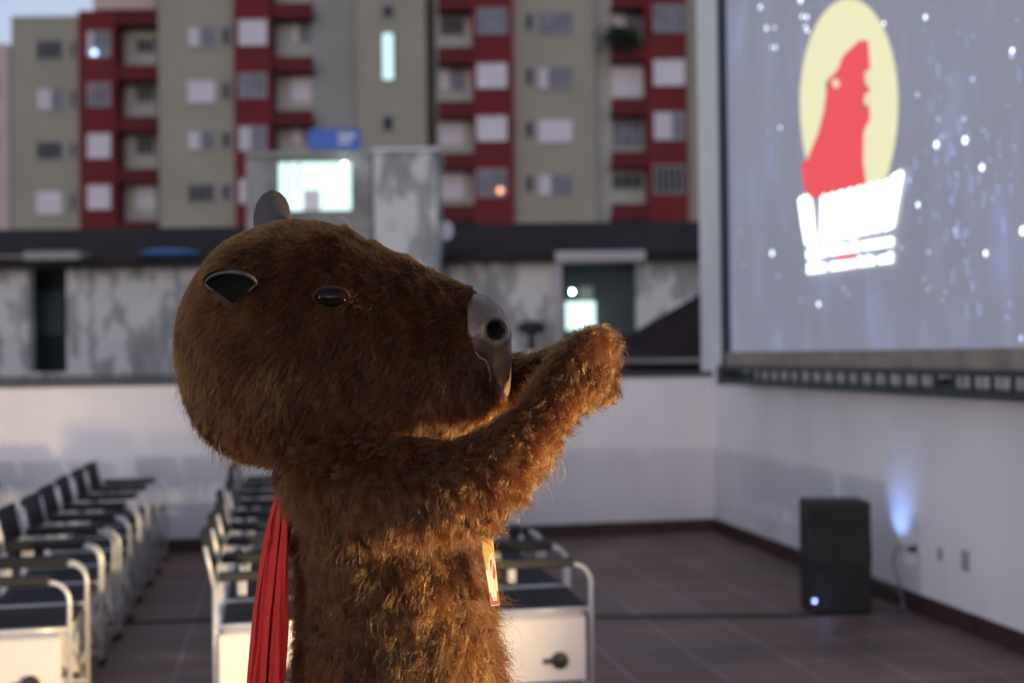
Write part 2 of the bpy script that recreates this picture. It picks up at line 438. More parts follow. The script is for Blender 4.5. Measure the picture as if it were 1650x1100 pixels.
# ------------------------------------------------------------------ speaker, sockets, cables
sp0 = at_depth(1293, 985, 7.72); 
PS = Vector((3.47, 7.46, 0))
sp = thing('loudspeaker', 'tall black loudspeaker cabinet with a blue light standing by the wall', 'loudspeaker', PS, math.radians(-12))
m = MB(); m.box(-.195, .195, -.15, .15, .012, .70); link('cabinet', m, 'speaker', sp, bevel=.012)
m = MB(); m.box(-.178, .178, -.158, -.1503, .05, .67); link('front_grille', m, 'grille', sp, bevel=.003)
m = MB()
for x in (-.17, .17):
    for y in (-.12, .13): m = MB(); m.tube([(x, y, 0), (x, y, .013)], .02); link('rubber_foot', m, 'blackp', sp)
m = MB(); m.ell((-.168, -.163, .088), (.012, .006, .012)); link('indicator_light', m, 'led', sp, True)
m = MB(); m.tube([(.19, .0, .30), (.225, .0, .30), (.225, .0, .42), (.19, .0, .42)], .010, 8); link('handle', m, 'blackp', sp)
lamp('speaker_led_light', 'POINT', PS + Vector((-.18, -.25, .09)), .12 * EXPF, (.25, .35, 1.0), .01)
# small blue lamp fixed on the back of the cabinet, shining on the wall
m = MB(); m.tube([(.195, .05, .50), (.215, .05, .50)], .010); link('rear_lamp', m, 'led', sp)
lamp('rear_lamp_light', 'SPOT', (3.70, 7.50, .40), 6.5 * EXPF, (.26, .42, 1.0), .02, (XW, 7.46, .62), math.radians(70), 1.0)
def socket(px, py, label, hh, wd, mt='socket', plug=False):
    p = at_X(px, py, XW)
    t = thing('wall_socket', label, 'socket', (XW, p.y, p.z), 0, 'sockets on the side wall')
    m = MB(); m.box(-.009, 0, -wd / 2, wd / 2, -hh / 2, hh / 2); link('plate', m, mt, t, bevel=.002)
    m = MB(); m.box(-.011, -.0092, -.015, .015, -.02, .02); link('insert', m, 'blackp' if plug else 'alu', t)
    return p
pk = socket(1478, 884, 'socket plate nearest the loudspeaker with a black plug in it', .10, .07, 'shutter', True)
socket(1516, 892, 'small dark middle socket plate on the white wall', .08, .045)
socket(1557, 903, 'tall grey socket plate, the one farthest from the loudspeaker', .12, .075)
m = MB(); m.tube([(XW - .012, pk.y, pk.z), (XW - .055, pk.y, pk.z)], .018, 10)
tag(link('power_plug', m, 'blackp', None, True), 'black plug pushed into the wall socket beside the loudspeaker', 'plug')
def cat(pts, n=8):
    pts = [Vector(p) for p in pts]; out = []
    P = [pts[0]] + pts + [pts[-1]]
    for i in range(len(pts) - 1):
        a, b2, c2, d2 = P[i], P[i + 1], P[i + 2], P[i + 3]
        for k in range(n):
            t = k / n
            out.append(.5 * ((2 * b2) + (c2 - a) * t + (2 * a - 5 * b2 + 4 * c2 - d2) * t * t + (3 * b2 - a - 3 * c2 + d2) * t ** 3))
    out.append(pts[-1]); return out
m = MB(); m.tube(cat([(XW - .055, pk.y, pk.z), (XW - .10, pk.y + .06, pk.z - .0), (XW - .09, pk.y + .14, pk.z - .10), (XW - .08, pk.y + .07, .14), (XW - .10, pk.y + .04, .02), (XW - .18, pk.y + .12, .008), (3.68, 7.62, .02), (3.64, 7.55, .20)]), .006, 8)
tag(link('power_cable', m, 'cable_grey', None, True), 'dark cable looping down from the wall plug to the loudspeaker', 'cable')
m = MB(); m.tube(cat([(3.66, 7.50, .14), (3.76, 7.44, .17), (3.84, 7.34, .12), (3.86, 7.28, .012), (3.80, 7.10, .008), (3.72, 7.2, .008)]), .006, 8)
tag(link('signal_cable', m, 'cable_grey', None, True), 'grey cable arching out of the loudspeaker back to the floor', 'cable')
ln = [at_depth(px, py, 1) for px, py in ((235, 1001), (700, 995), (1000, 992), (1300, 990))]
pts = []
for p in ln:
    d = p - CAMP; q = CAMP + d * (-(H - .008) / d.z); pts.append((q.x, q.y, .007))
m = MB(); m.tube(cat([(-5, pts[0][1] - .02, .007)] + pts + [(3.38, pts[-1][1] + .05, .007)]), .0075, 6)
tag(link('floor_cable', m, 'cable', None, True), 'thin black cable lying straight across the tiled floor', 'cable')

# ------------------------------------------------------------------ folding chairs
def make_chair():
    # local: x from the back (0) to the front (.52), y from the near arm (0) to the far arm (.52)
    W, D = .515, .52
    r = thing('folding_chair', '', 'chair')
    for y in (0, W):
        m = MB()
        arch = [(D, y, .012), (D, y, .56)] + [(D - .09 + .09 * math.cos(a), y, .56 + .09 * math.sin(a)) for a in [math.pi / 2 * k / 6 for k in range(1, 7)]] + [(.03, y, .65)]
        m.tube(arch, .0108, 10)
        m.tube([(.02, y, .012), (.02, y, .612)], .0108, 10)
        m.tube([(.02, y, .07), (D, y, .07)], .010, 8)
        m.tube([(.02, y, .435), (D, y, .435)], .011, 8)
        link('side_frame', m, 'chair_tube', r, True)
        m = MB(); m.tube([(.02, y, .60), (-.005, y, .72), (-.022, y, .80)], .0095, 10); link('back_post', m, 'chair_tube', r, True)
    for y in (0, W):
        m = MB(); m.box(.035, D - .085, y - .026, y + .026, .640, .682)
        link('armrest', m, 'pad', r, bevel=.008)
    # seat: sagging canvas
    m = MB(); n = 10; vs = []
    for i in range(n + 1):
        for j in range(n + 1):
            u, v = i / n, j / n
            z = .45 - .022 * math.sin(math.pi * v) * (.4 + .6 * math.sin(math.pi * min(1, u + .1)))
            vs.append((.05 + (D - .06) * u, .012 + (W - .024) * v, z))
    fs = [(i * (n + 1) + j, (i + 1) * (n + 1) + j, (i + 1) * (n + 1) + j + 1, i * (n + 1) + j + 1) for i in range(n) for j in range(n)]
    m.add(vs, fs); o = link('seat', m, 'chair_cloth', r, True); sm = o.modifiers.new('thick', 'SOLIDIFY'); sm.thickness = .012
    m = MB(); vs = []
    for i in range(n + 1):
        for j in range(3):
            v = i / n; z = .635 + .10 * j
            x = .012 - (z - .62) * .2 - .018 * math.sin(math.pi * v)
            vs.append((x, .004 + (W - .008) * v, z))
    fs = [(i * 3 + j, (i + 1) * 3 + j, (i + 1) * 3 + j + 1, i * 3 + j + 1) for i in range(n) for j in range(2)]
    m.add(vs, fs); o = link('backrest', m, 'chair_cloth', r, True); sm = o.modifiers.new('thick', 'SOLIDIFY'); sm.thickness = .014; sm.offset = 0
    m = MB()
    for x in (.035, D - .035):
        m = MB(); m.tube([(x, .01, .09), (x, W - .01, .43)], .009, 8); link('cross_brace', m, 'chair_tube', r, True)
        m = MB(); m.tube([(x + .02, W - .01, .09), (x + .02, .01, .43)], .009, 8); link('cross_brace', m, 'chair_tube', r, True)
    for y in (0, W):
        for x in (.02, D): m = MB(); m.tube([(x, y, 0), (x, y, .035)], .017, 8); link('foot_cap', m, 'blackp', r)
    for y in (0, W):
        s2 = 1 if y == 0 else -1
        link('hinge_bracket', B(.12, .16, min(y + s2 * .014, y + s2 * .034), max(y + s2 * .014, y + s2 * .034), .57, .64), 'bracket', r, bevel=.004)
    t = link('side_table', B(.035, D - .035, -.034, -.018, .105, .405), 'panel', r, bevel=.006)
    m = MB(); m.box(.06, D - .05, -.030, -.018, .408, .428); link('table_hinge', m, 'bracket', t)
    m = MB(); m.tube([(D - .165, -.036, .205), (D - .165, -.052, .205)], .040, 20); m.tube([(D - .165, -.052, .205), (D - .165, -.056, .205)], [.030, .012], 20)
    m.box(D - .245, D - .20, -.046, -.0345, .193, .215)
    link('cup_holder', m, 'blackp', t)
    return r
def copy_tree(o, parent=None):
    c = o.copy(); C.objects.link(c)
    if parent: c.parent = parent
    for ch in list(o.children): copy_tree(ch, c)
    return c
chair0 = make_chair(); used = False
ordn = ['first', 'second', 'third', 'fourth', 'fifth', 'sixth', 'seventh', 'eighth']
rows = [(-2.66, 'the row at the left edge', range(5, 8)), (-1.48, 'the row left of the aisle', range(8)),
        (-.33, 'the row right of the aisle', range(8)), (.93, 'the row closest to the screen', range(8))]
kids = None
for xr, rname, idx in rows:
    for i in idx:
        if not used: o = chair0; used = True
        else: o = copy_tree(chair0)
        o.location = (xr + random.uniform(-.015, .015), 5.80 + .012 + i * .59 + (.12 if xr < -1 else 0), 0)
        o.rotation_euler = (0, 0, math.radians(random.uniform(-1.2, 1.2)))
        o['label'] = 'folding chair, %s from the near end of %s' % (ordn[i], rname)
        o['group'] = 'folding chairs set out in rows'

# ------------------------------------------------------------------ stained building behind the parapet
def boxpx(m, x0, x1, y0, y1, d, th, base):  # box facing the camera direction; px rectangle at depth d (relative to 'base' empty frame)
    a = at_depth(x0, (y0 + y1) / 2, d) - base; c = at_depth(x1, (y0 + y1) / 2, d) - base
    top = at_depth((x0 + x1) / 2, y0, d).z - base.z; bot = at_depth((x0 + x1) / 2, y1, d).z - base.z
    ax, cx2 = a.dot(R0), c.dot(R0); yy = a.dot(F0)
    m.box(ax, cx2, yy, yy + th, bot, top)
def frame_at(name, label, cat, d, px=600):
    p = at_depth(px, 560, d); base = Vector((p.x, p.y, GZ))
    return thing(name, label, cat, base, -PSI), base

bd, bb = frame_at('rooftop_building', 'low grey stained concrete building with a dark roof behind the parapet', 'building', 22, 500)
m = MB(); boxpx(m, -260, 46, 414, 800, 22, .3, bb); boxpx(m, 108, 906, 414, 800, 22, .3, bb); boxpx(m, 1028, 1300, 414, 800, 22, .3, bb)
boxpx(m, 46, 108, 600, 800, 22, .3, bb); boxpx(m, 906, 1028, 575, 800, 22, .3, bb)
m.box(-16, 16, .2, 6, 0, 10)
link('wall', m, 'stain', bd)
m = MB(); boxpx(m, 46, 108, 414, 600, 23.2, .1, bb); link('doorway', m, 'glassdark', bd)
m = MB(); boxpx(m, 60, 100, 470, 540, 23.0, .1, bb); link('door_panel', m, mat('door_green', (.04, .08, .085), .6), bd)
m = MB(); boxpx(m, 38, 126, 405, 418, 21.5, .7, bb); link('door_hood', m, 'grey', bd)
m = MB(); boxpx(m, 906, 1028, 420, 575, 23.2, .1, bb); link('opening', m, mat('opening_dark_slate', (.07, .09, .105), .8), bd)
m = MB(); boxpx(m, 895, 1040, 404, 420, 21.5, .7, bb); boxpx(m, 893, 906, 420, 600, 21.7, .3, bb); link('opening_frame', m, mat('lilac_render', (.42, .40, .43), .8), bd)
m = MB(); boxpx(m, 912, 959, 486, 531, 22.9, .05, bb); link('window', m, 'litgreen', bd)
m = MB(); boxpx(m, 934, 956, 462, 484, 22.9, .05, bb); link('notice', m, mat('pale_notice', (.35, .42, .36), .7), bd)
m = MB(); boxpx(m, -260, 1300, 601, 607, 21.6, .2, bb); link('gutter', m, 'dark', bd)
# sloping roof
m = MB()
e0 = at_depth(-300, 416, 21.6) - bb; e1 = at_depth(1300, 412, 21.6) - bb; k0 = at_depth(-300, 366, 26) - bb; k1 = at_depth(1300, 359, 26) - bb
def lc(v): return Vector((v.dot(R0), v.dot(F0), v.z))
e0, e1, k0, k1 = lc(e0), lc(e1), lc(k0), lc(k1); e1.z = e0.z; k1.z = k0.z
e0.z = e1.z = (lc(at_depth(500, 413, 21.6) - bb)).z; k0.z = k1.z = lc(at_depth(500, 364, 26) - bb).z
dn = Vector((0, 0, -.15))
m.add([e0, e1, k1, k0, e0 + dn, e1 + dn, k1 + dn, k0 + dn], [(0, 1, 2, 3), (4, 7, 6, 5), (0, 4, 5, 1), (1, 5, 6, 2), (2, 6, 7, 3), (3, 7, 4, 0)])
link('roof', m, 'rooftile', bd)
p = at_depth(275, 409, 21.8); m = MB(); m.ell((0, 0, 0), (.52, .4, .09)); o = link('folded_tarp', m, 'tarp', None, True); o.location = p; tag(o, 'blue tarpaulin bundle lying on the dark roof edge', 'tarpaulin')
# tower on the roof
tw, tb = frame_at('stair_tower', 'stained concrete stair tower with a brightly lit window, rising above the dark roof', 'tower', 21.3, 550)
m = MB(); boxpx(m, 398, 448, 250, 620, 21.3, .3, tb); boxpx(m, 448, 567, 250, 259, 21.3, .3, tb); boxpx(m, 448, 567, 339, 620, 21.3, .3, tb); boxpx(m, 567, 600, 250, 620, 21.3, .3, tb)
link('wall', m, mat('weathered_grey_render', (.34, .34, .33), .9, var=.45, scale=1.6), tw)
m = MB(); boxpx(m, 604, 705, 241, 620, 20.6, 1.6, tb); link('side_block', m, 'stain', tw)
m = MB(); boxpx(m, 600, 707, 238, 243, 20.5, 1.9, tb); link('block_capping', m, 'shutter', tw)
m = MB(); boxpx(m, 448, 567, 259, 339, 21.5, .1, tb); link('window', m, 'litwin', tw)
m = MB(); boxpx(m, 489, 515, 306, 339, 21.38, .08, tb); link('window_box', m, 'bracket', tw)
m = MB(); boxpx(m, 462, 464, 259, 339, 21.40, .06, tb); boxpx(m, 480, 482, 259, 306, 21.40, .06, tb); link('window_mullion', m, mat('tower_window_frame', (.3, .42, .42), .5), tw)
m = MB(); boxpx(m, 395, 602, 244, 251, 21.2, .6, tb); link('roof_slab', m, 'grey', tw)
bulbs = [(555, 265, 21.1, .028, 'bulb', 'bright white bulb at the corner of the lit tower window'),
         (922, 470, 22.6, .026, 'bulb', 'round white bulb above the lit window in the dark opening'),
         (152, 85, 69, .16, 'bulbblue', 'bluish lamp glowing in an apartment window at upper left'),
         (806, 307, 64.5, .16, 'bulborange', 'orange lamp glowing in an apartment window over the roof')]
for px, py, d, r, mt, lb in bulbs:
    p = at_depth(px, py, d); m = MB(); m.ell((0, 0, 0), (r, r, r), 16, 10); o = link('lamp_bulb', m, mt, None, True); o.location = p; tag(o, lb, 'lamp')
m = MB(); boxpx(m, 497, 580, 208, 241, 23, .1, tb)
sg = thing('rooftop_sign', 'blue rectangular sign board standing above the lit tower window', 'sign', tb, -PSI); link('board', m, 'sign', sg)
m = MB(); boxpx(m, 545, 572, 216, 222, 22.97, .02, tb); boxpx(m, 545, 565, 227, 232, 22.97, .02, tb); link('faint_lettering', m, 'bracket', sg)
m = MB(); boxpx(m, 505, 509, 241, 262, 23.02, .06, tb); boxpx(m, 566, 570, 241, 262, 23.02, .06, tb); link('post', m, 'dark', sg)
# satellite dish beside tower
dp = at_depth(718, 372, 21.2); ds = thing('satellite_dish', 'pale round satellite dish beside the stained tower', 'dish', dp, -PSI)
m = MB(); m.ell((0, 0, 0), (.13, .03, .17)); link('reflector', m, 'shutter', ds, True)
m = MB(); m.tube([(0, .02, 0), (-.05, .05, -.35), (-.05, .05, -.5)], .03, 8); link('mast', m, 'dark', ds)
# lean-to with a sloping dark roof on the right
lt, lb_ = frame_at('lean_to_roof', 'dark tiled roof slope rising to the right behind the parapet', 'roof', 18, 1080)
def lp(px, py, d): return lc(at_depth(px, py, d) - lb_)
m = MB(); A, Bq, Cq, Dq = lp(985, 562, 17), lp(1200, 430, 17), lp(1200, 600, 16), lp(985, 600, 16)
q = [lp(985, 555, 17.5), lp(1190, 438, 17.5), lp(1190, 585, 15.5), lp(975, 585, 15.5)]
m.add(q + [v + Vector((0, .1, -.12)) for v in q], [(0, 1, 2, 3), (4, 7, 6, 5), (0, 4, 5, 1), (1, 5, 6, 2), (2, 6, 7, 3), (3, 7, 4, 0)])
link('roof', m, 'rooftile', lt)
m = MB(); boxpx(m, 975, 1190, 578, 800, 15.6, .15, lb_); link('wall', m, 'grey', lt)
m = MB()
m.add([lp(1000, 548, 17.6), lp(1190, 440, 17.6), lp(1190, 900, 17.6), lp(1000, 900, 17.6)], [(0, 1, 2, 3)]); link('gable', m, 'rooftile', lt)
# water tank and pot near the parapet
wt = thing('water_tank', 'pale squat rooftop tank with a dark lid between snout and paw', 'tank', at_depth(858, 640, 20), -PSI)
m = MB(); m.tube([(0, 0, -1.2), (0, 0, .0), (0, 0, .55), (0, 0, .75)], [.42, .42, .40, .30], 20); link('body', m, 'shutter', wt, True)
m = MB(); m.ell((0, 0, 1.12), (.24, .24, .12)); m.tube([(0, 0, .75), (0, 0, 1.1)], .06); link('lid', m, 'blackp', wt, True)

# ------------------------------------------------------------------ apartment buildings
def apartment(name, label, d, x_ref):
    root, base = frame_at(name, label, 'building', d, x_ref)
    def blk(nm, mt, x0, x1, y0, y1, dd, th, parent=None):
        m = MB(); boxpx(m, x0, x1, y0, y1, d + dd, th, base); return link(nm, m, mt, parent or root)
    def window(x0, x1, y0, y1, dd, kind, n=3):
        # frame ring with mullions, pane set inside it
        s2 = 1.2
        m = MB(); f = 2.0
        boxpx(m, x0, x1, y0, y0 + f, d + dd - .10, .09, base); boxpx(m, x0, x1, y1 - f, y1, d + dd - .10, .09, base)
        boxpx(m, x0, x0 + f, y0 + f, y1 - f, d + dd - .10, .09, base); boxpx(m, x1 - f, x1, y0 + f, y1 - f, d + dd - .10, .09, base)
        if kind != 'shutter':
            for i in range(1, n):
                xx = x0 + (x1 - x0) * i / n; boxpx(m, xx - .8, xx + .8, y0 + f, y1 - f, d + dd - .09, .05, base)
        fr = link('window', m, 'alu' if kind != 'shutter' else 'shutter', root)
        m = MB(); boxpx(m, x0 + f, x1 - f, y0 + f, y1 - f, d + dd - .04, .03, base); link('pane', m, kind, fr)
        if kind == 'glassmid' and x1 - x0 > 22 and random.random() < .5:
            m = MB(); q = random.uniform(.25, .6); boxpx(m, x0 + f, x0 + (x1 - x0) * q, y0 + f, y1 - f, d + dd - .055, .012, base); link('curtain', m, 'shutter', fr)
    def balcony(x0, x1, bands, mt='darkred'):
        for y0, y1 in bands:
            m = MB(); boxpx(m, x0, x1, y0, y1, d - .35, .12, base); boxpx(m, x0, x1, y1 - 4, y1, d - .22, 1.6, base)
            link('balcony', m, mt, root)
    return root, base, blk, window, balcony
BOT = 990
# far wing at the left
r1, b1, blk, win, balc = apartment('apartment_building', 'shorter beige and red apartment block at the left with a flat roof', 70, 140)
blk('wall', 'beige', 22, 130, 26, BOT, 0, 12)
blk('red_bay', 'red', 130, 190, 17, BOT, -.5, 12)
blk('wall', 'balcwall', 190, 256, 17, BOT, .9, 9)
blk('roof_slab', 'darkred', 188, 254, 15, 40, -.4, 2)
balc(188, 254, [(105, 130), (188, 212), (272, 295), (356, 378)])
blk('roof_parapet', 'pinkwall', 150, 250, -12, 15, 1, 5)
for (y0, y1), k in zip(((64, 97), (142, 178), (227, 258), (308, 345)), ('glassdark', 'glassmid', 'glassdark', 'shutter')):
    win(58, 100, y0, y1, 0, k); win(112, 122, y0 + 2, y1 - 4, 0, 'glassdark', 1)
for (y0, y1), k in zip(((50, 92), (133, 172), (215, 255), (298, 337)), ('glassmid', 'glassmid', 'shutter', 'shutter')):
    win(140, 178, y0, y1, -.5, k, 4)
for (y0, y1), k in zip(((62, 86), (138, 166), (218, 250), (300, 338)), ('glassdark', 'glassdark', 'glassdark', 'shutter')):
    win(218, 250, y0, y1, .9, k, 3)
# main block
r2, b2, blk, win, balc = apartment('apartment_building', 'tall beige and red apartment block filling the sky behind the roofs', 66, 600)
TOP = -160
blk('wall', 'beige', 258, 380, TOP, BOT, 0, 12)
blk('red_bay', 'red', 380, 440, TOP, BOT, -.5, 12)
blk('wall', 'balcwall', 440, 505, TOP, BOT, .9, 9)
blk('wall', 'grey', 505, 580, TOP, BOT, .5, 10)
blk('stair_shaft', 'beige', 580, 690, TOP, BOT, -.4, 12)
blk('wall', 'grey', 690, 706, TOP, BOT, 2.5, 8)
blk('wall', 'balcwall', 706, 765, TOP, BOT, .9, 9)
blk('red_bay', 'red', 765, 830, TOP, BOT, -.5, 12)
blk('wall', 'beige', 830, 962, TOP, BOT, 0, 12)
blk('wall', 'balcwall', 962, 1046, TOP, BOT, .9, 9)
blk('red_bay', 'red', 1046, 1111, TOP, BOT, -.5, 12)
blk('wall', 'beige', 1111, 1230, TOP, BOT, 0, 12)
P = 86.5
balc(441, 504, [(5 + P * k, 29 + P * k) for k in (-1, 0, 1, 2, 3, 4)])
balc(705, 766, [(-10, 16), (76, 102), (163, 189), (247, 273), (330, 356)])
balc(985, 1047, [(-12, 13), (72, 97), (159, 185), (244, 270), (328, 354)])
rowsm = ((-44, -12), (42, 76), (130, 165), (210, 242), (295, 327))
for (y0, y1), k in zip(rowsm, ('glassdark', 'glassmid', 'shutter', 'glassmid', 'glassdark')):
    win(302, 346, y0, y1, 0, k); win(357, 371, y0 + 1, y1 - 3, 0, 'glassdark', 1)
for (y0, y1), k in zip(((-56, -14), (32, 73), (118, 158), (203, 243), (288, 328)), ('glassmid', 'shutter', 'glassmid', 'glassmid', 'glassmid')):
    win(384, 430, y0, y1, -.5, k, 4)
for (y0, y1), k in zip(((38, 70), (120, 164), (204, 234)), ('glassmid', 'shutter', 'glassmid')):
    win(470, 503, y0, y1, .9, k, 3)
for y0, y1, k in ((52, 130, 'litslit'), (8, 30, 'glassdark'), (186, 212, 'glassdark'), (-70, -20, 'glassdark')):
    win(615, 635, y0, y1, -.4, k, 1)
for (y0, y1), k in zip(((28, 58), (105, 147), (193, 234), (276, 320)), ('glassdark', 'glassmid', 'shutter', 'shutter')):
    win(708, 748, y0, y1, .9, k, 3)
for (y0, y1), k in zip(((13, 55), (102, 142), (187, 227), (272, 317)), ('glassmid', 'shutter', 'shutter', 'glassmid')):
    win(768, 817, y0, y1, -.5, k, 4)
for (y0, y1), k in zip(((20, 56), (108, 144), (193, 229), (280, 316)), ('glassmid', 'glassmid', 'shutter', 'glassmid')):
    win(868, 922, y0, y1, 0, k, 5); win(846, 860, y0 + 1, y1 - 6, 0, 'glassdark', 1)
for (y0, y1), k in zip(((20, 50), (106, 156), (190, 238), (280, 306)), ('glassmid', 'shutter', 'glassmid', 'glassdark')):
    win(986, 1036, y0, y1, .9, k, 3)
for (y0, y1), k in zip(((8, 52), (96, 138), (180, 226), (266, 312)), ('glassmid', 'shutter', 'glassmid', 'glassdark')):
    win(1053, 1104, y0, y1, -.5, k, 5)
m = MB()
for k in range(500):
    p = at_depth(random.gauss(1003, 15), random.gauss(62, 9), 65.4 + random.uniform(-.2, .5)) - b2
    c = lc(p); a = Vector([random.gauss(0, .12) for _ in range(3)]); e = Vector([random.gauss(0, .12) for _ in range(3)])
    m.add([c, c + a, c + a + e, c + e], [(0, 1, 2, 3)])
pl = tag(link('balcony_plant', m, 'plant'), 'dark leafy plant bushing out over an upper balcony near the screen', 'plant'); pl.location = b2; pl.rotation_euler = (0, 0, -PSI)
# sliver of a neighbour
r3, b3, blk, win, balc = apartment('neighbour_building', 'pale pinkish building showing as a sliver at the left edge', 95, 0)
blk('wall', 'pinkwall', -240, 16, 72, BOT, 0, 12)
win(-30, -4, 120, 160, 0, 'glassdark'); win(-30, -4, 210, 250, 0, 'glassdark')

# ------------------------------------------------------------------ the costumed person
MD = 2.5
pr = at_depth(640, 900, MD)
person = thing('person', 'person in a shaggy brown capybara costume with red cape, both arms raised', 'person', (pr.x, pr.y, 0), -PSI)
PB = Vector((pr.x, pr.y, 0))
def L(px, py, y=0.0):
    p = at_depth(px, py, MD + y) - PB
    return Vector((p.dot(R0), p.dot(F0), p.z))
def interp(tab, x, col):
    xs = [t[0] for t in tab]
    return float(np.interp(x, xs, [t[col] for t in tab]))
def smooth_tab(tab, n):
    pts = cat([(t[0], t[1], t[2]) for t in tab], n); pw = cat([(t[3], t[4] if len(t) > 4 else 2.3, 0) for t in tab], n)
    return [(a.x, a.y, a.z, b.x, b.y) for a, b in zip(pts, pw)]

# head: cross sections from the back of the skull to the chin (px x, top y, bottom y, half width m, squareness)
HT = [(300, 530, 566, .035, 2.0), (303, 508, 592, .075, 2.0), (310, 482, 628, .115, 2.1), (324, 453, 668, .150, 2.1), (345, 425, 699, .178, 2.2), (373, 398, 722, .200, 2.2),
      (408, 377, 736, .215, 2.2), (450, 366, 741, .224, 2.2), (500, 366, 738, .222, 2.2), (550, 375, 736, .212, 2.25), (600, 397, 728, .200, 2.3), (650, 418, 720, .188, 2.4),
      (700, 441, 712, .175, 2.5), (740, 461, 702, .162, 2.5), (768, 476, 692, .150, 2.5), (785, 520, 684, .135, 2.3), (800, 590, 674, .105, 2.1), (809, 632, 664, .055, 2.0)]
def head_mesh():
    secs = smooth_tab(HT, 5); nA = 84; m = MB(); vs = []
    for (px, yt, yb, hw, ex) in secs:
        t = L(px, yt); b = L(px, yb); c = (t + b) / 2; hz = (t.z - b.z) / 2
        for k in range(nA):
            a = 2 * math.pi * k / nA; ca, sa = math.cos(a), math.sin(a)
            y = -hw * math.copysign(abs(sa) ** (2 / ex), sa); z = hz * math.copysign(abs(ca) ** (2 / ex), ca)
            v = Vector((c.x + (t.x - c.x) * (z / max(hz, 1e-4)), y, c.z + z))
            # sewn fabric: lumps and folds
            nrm = Vector((0, y / max(hw, .01), z / max(hz, .01))).normalized()
            d = .008 * noise.noise(v * 5) + .006 * noise.noise(v * 12 + Vector((3, 1, 7)))
            fold = noise.noise(Vector((v.x * 22 + v.z * 10, v.y * 6, v.z * 9)))
            if px > 440: d += .010 * (max(0, 1 - abs(fold) * 3.2) ** 2) * min(1, (px - 440) / 120)
            vs.append(v + nrm * d)
    n = len(secs); fs = []
    for i in range(n - 1):
        for k in range(nA): fs.append((i * nA + k, i * nA + (k + 1) % nA, (i + 1) * nA + (k + 1) % nA, (i + 1) * nA + k))
    fs.append(tuple(range(nA))); fs.append(tuple((n - 1) * nA + k for k in range(nA))[::-1])
    m.add(vs, fs); return m.mesh('costume_head')
def surf(px, py):
    xs = [a[0] for a in HT]; y = -.18
    for _ in range(5):
        pm = 825 + (px - 825) * (MD + y) / MD; qm = 572 + (py - 572) * (MD + y) / MD
        g = lambda c: float(np.interp(pm, xs, [a[c] for a in HT]))
        yt, yb, hw, ex = g(1), g(2), g(3), g(4); zz = min(1, abs(qm - (yt + yb) / 2) / ((yb - yt) / 2))
        y = -hw * (1 - zz ** ex) ** (1 / ex)
    return y
head = link('costume_head', head_mesh(), 'skin_fur', person, True)

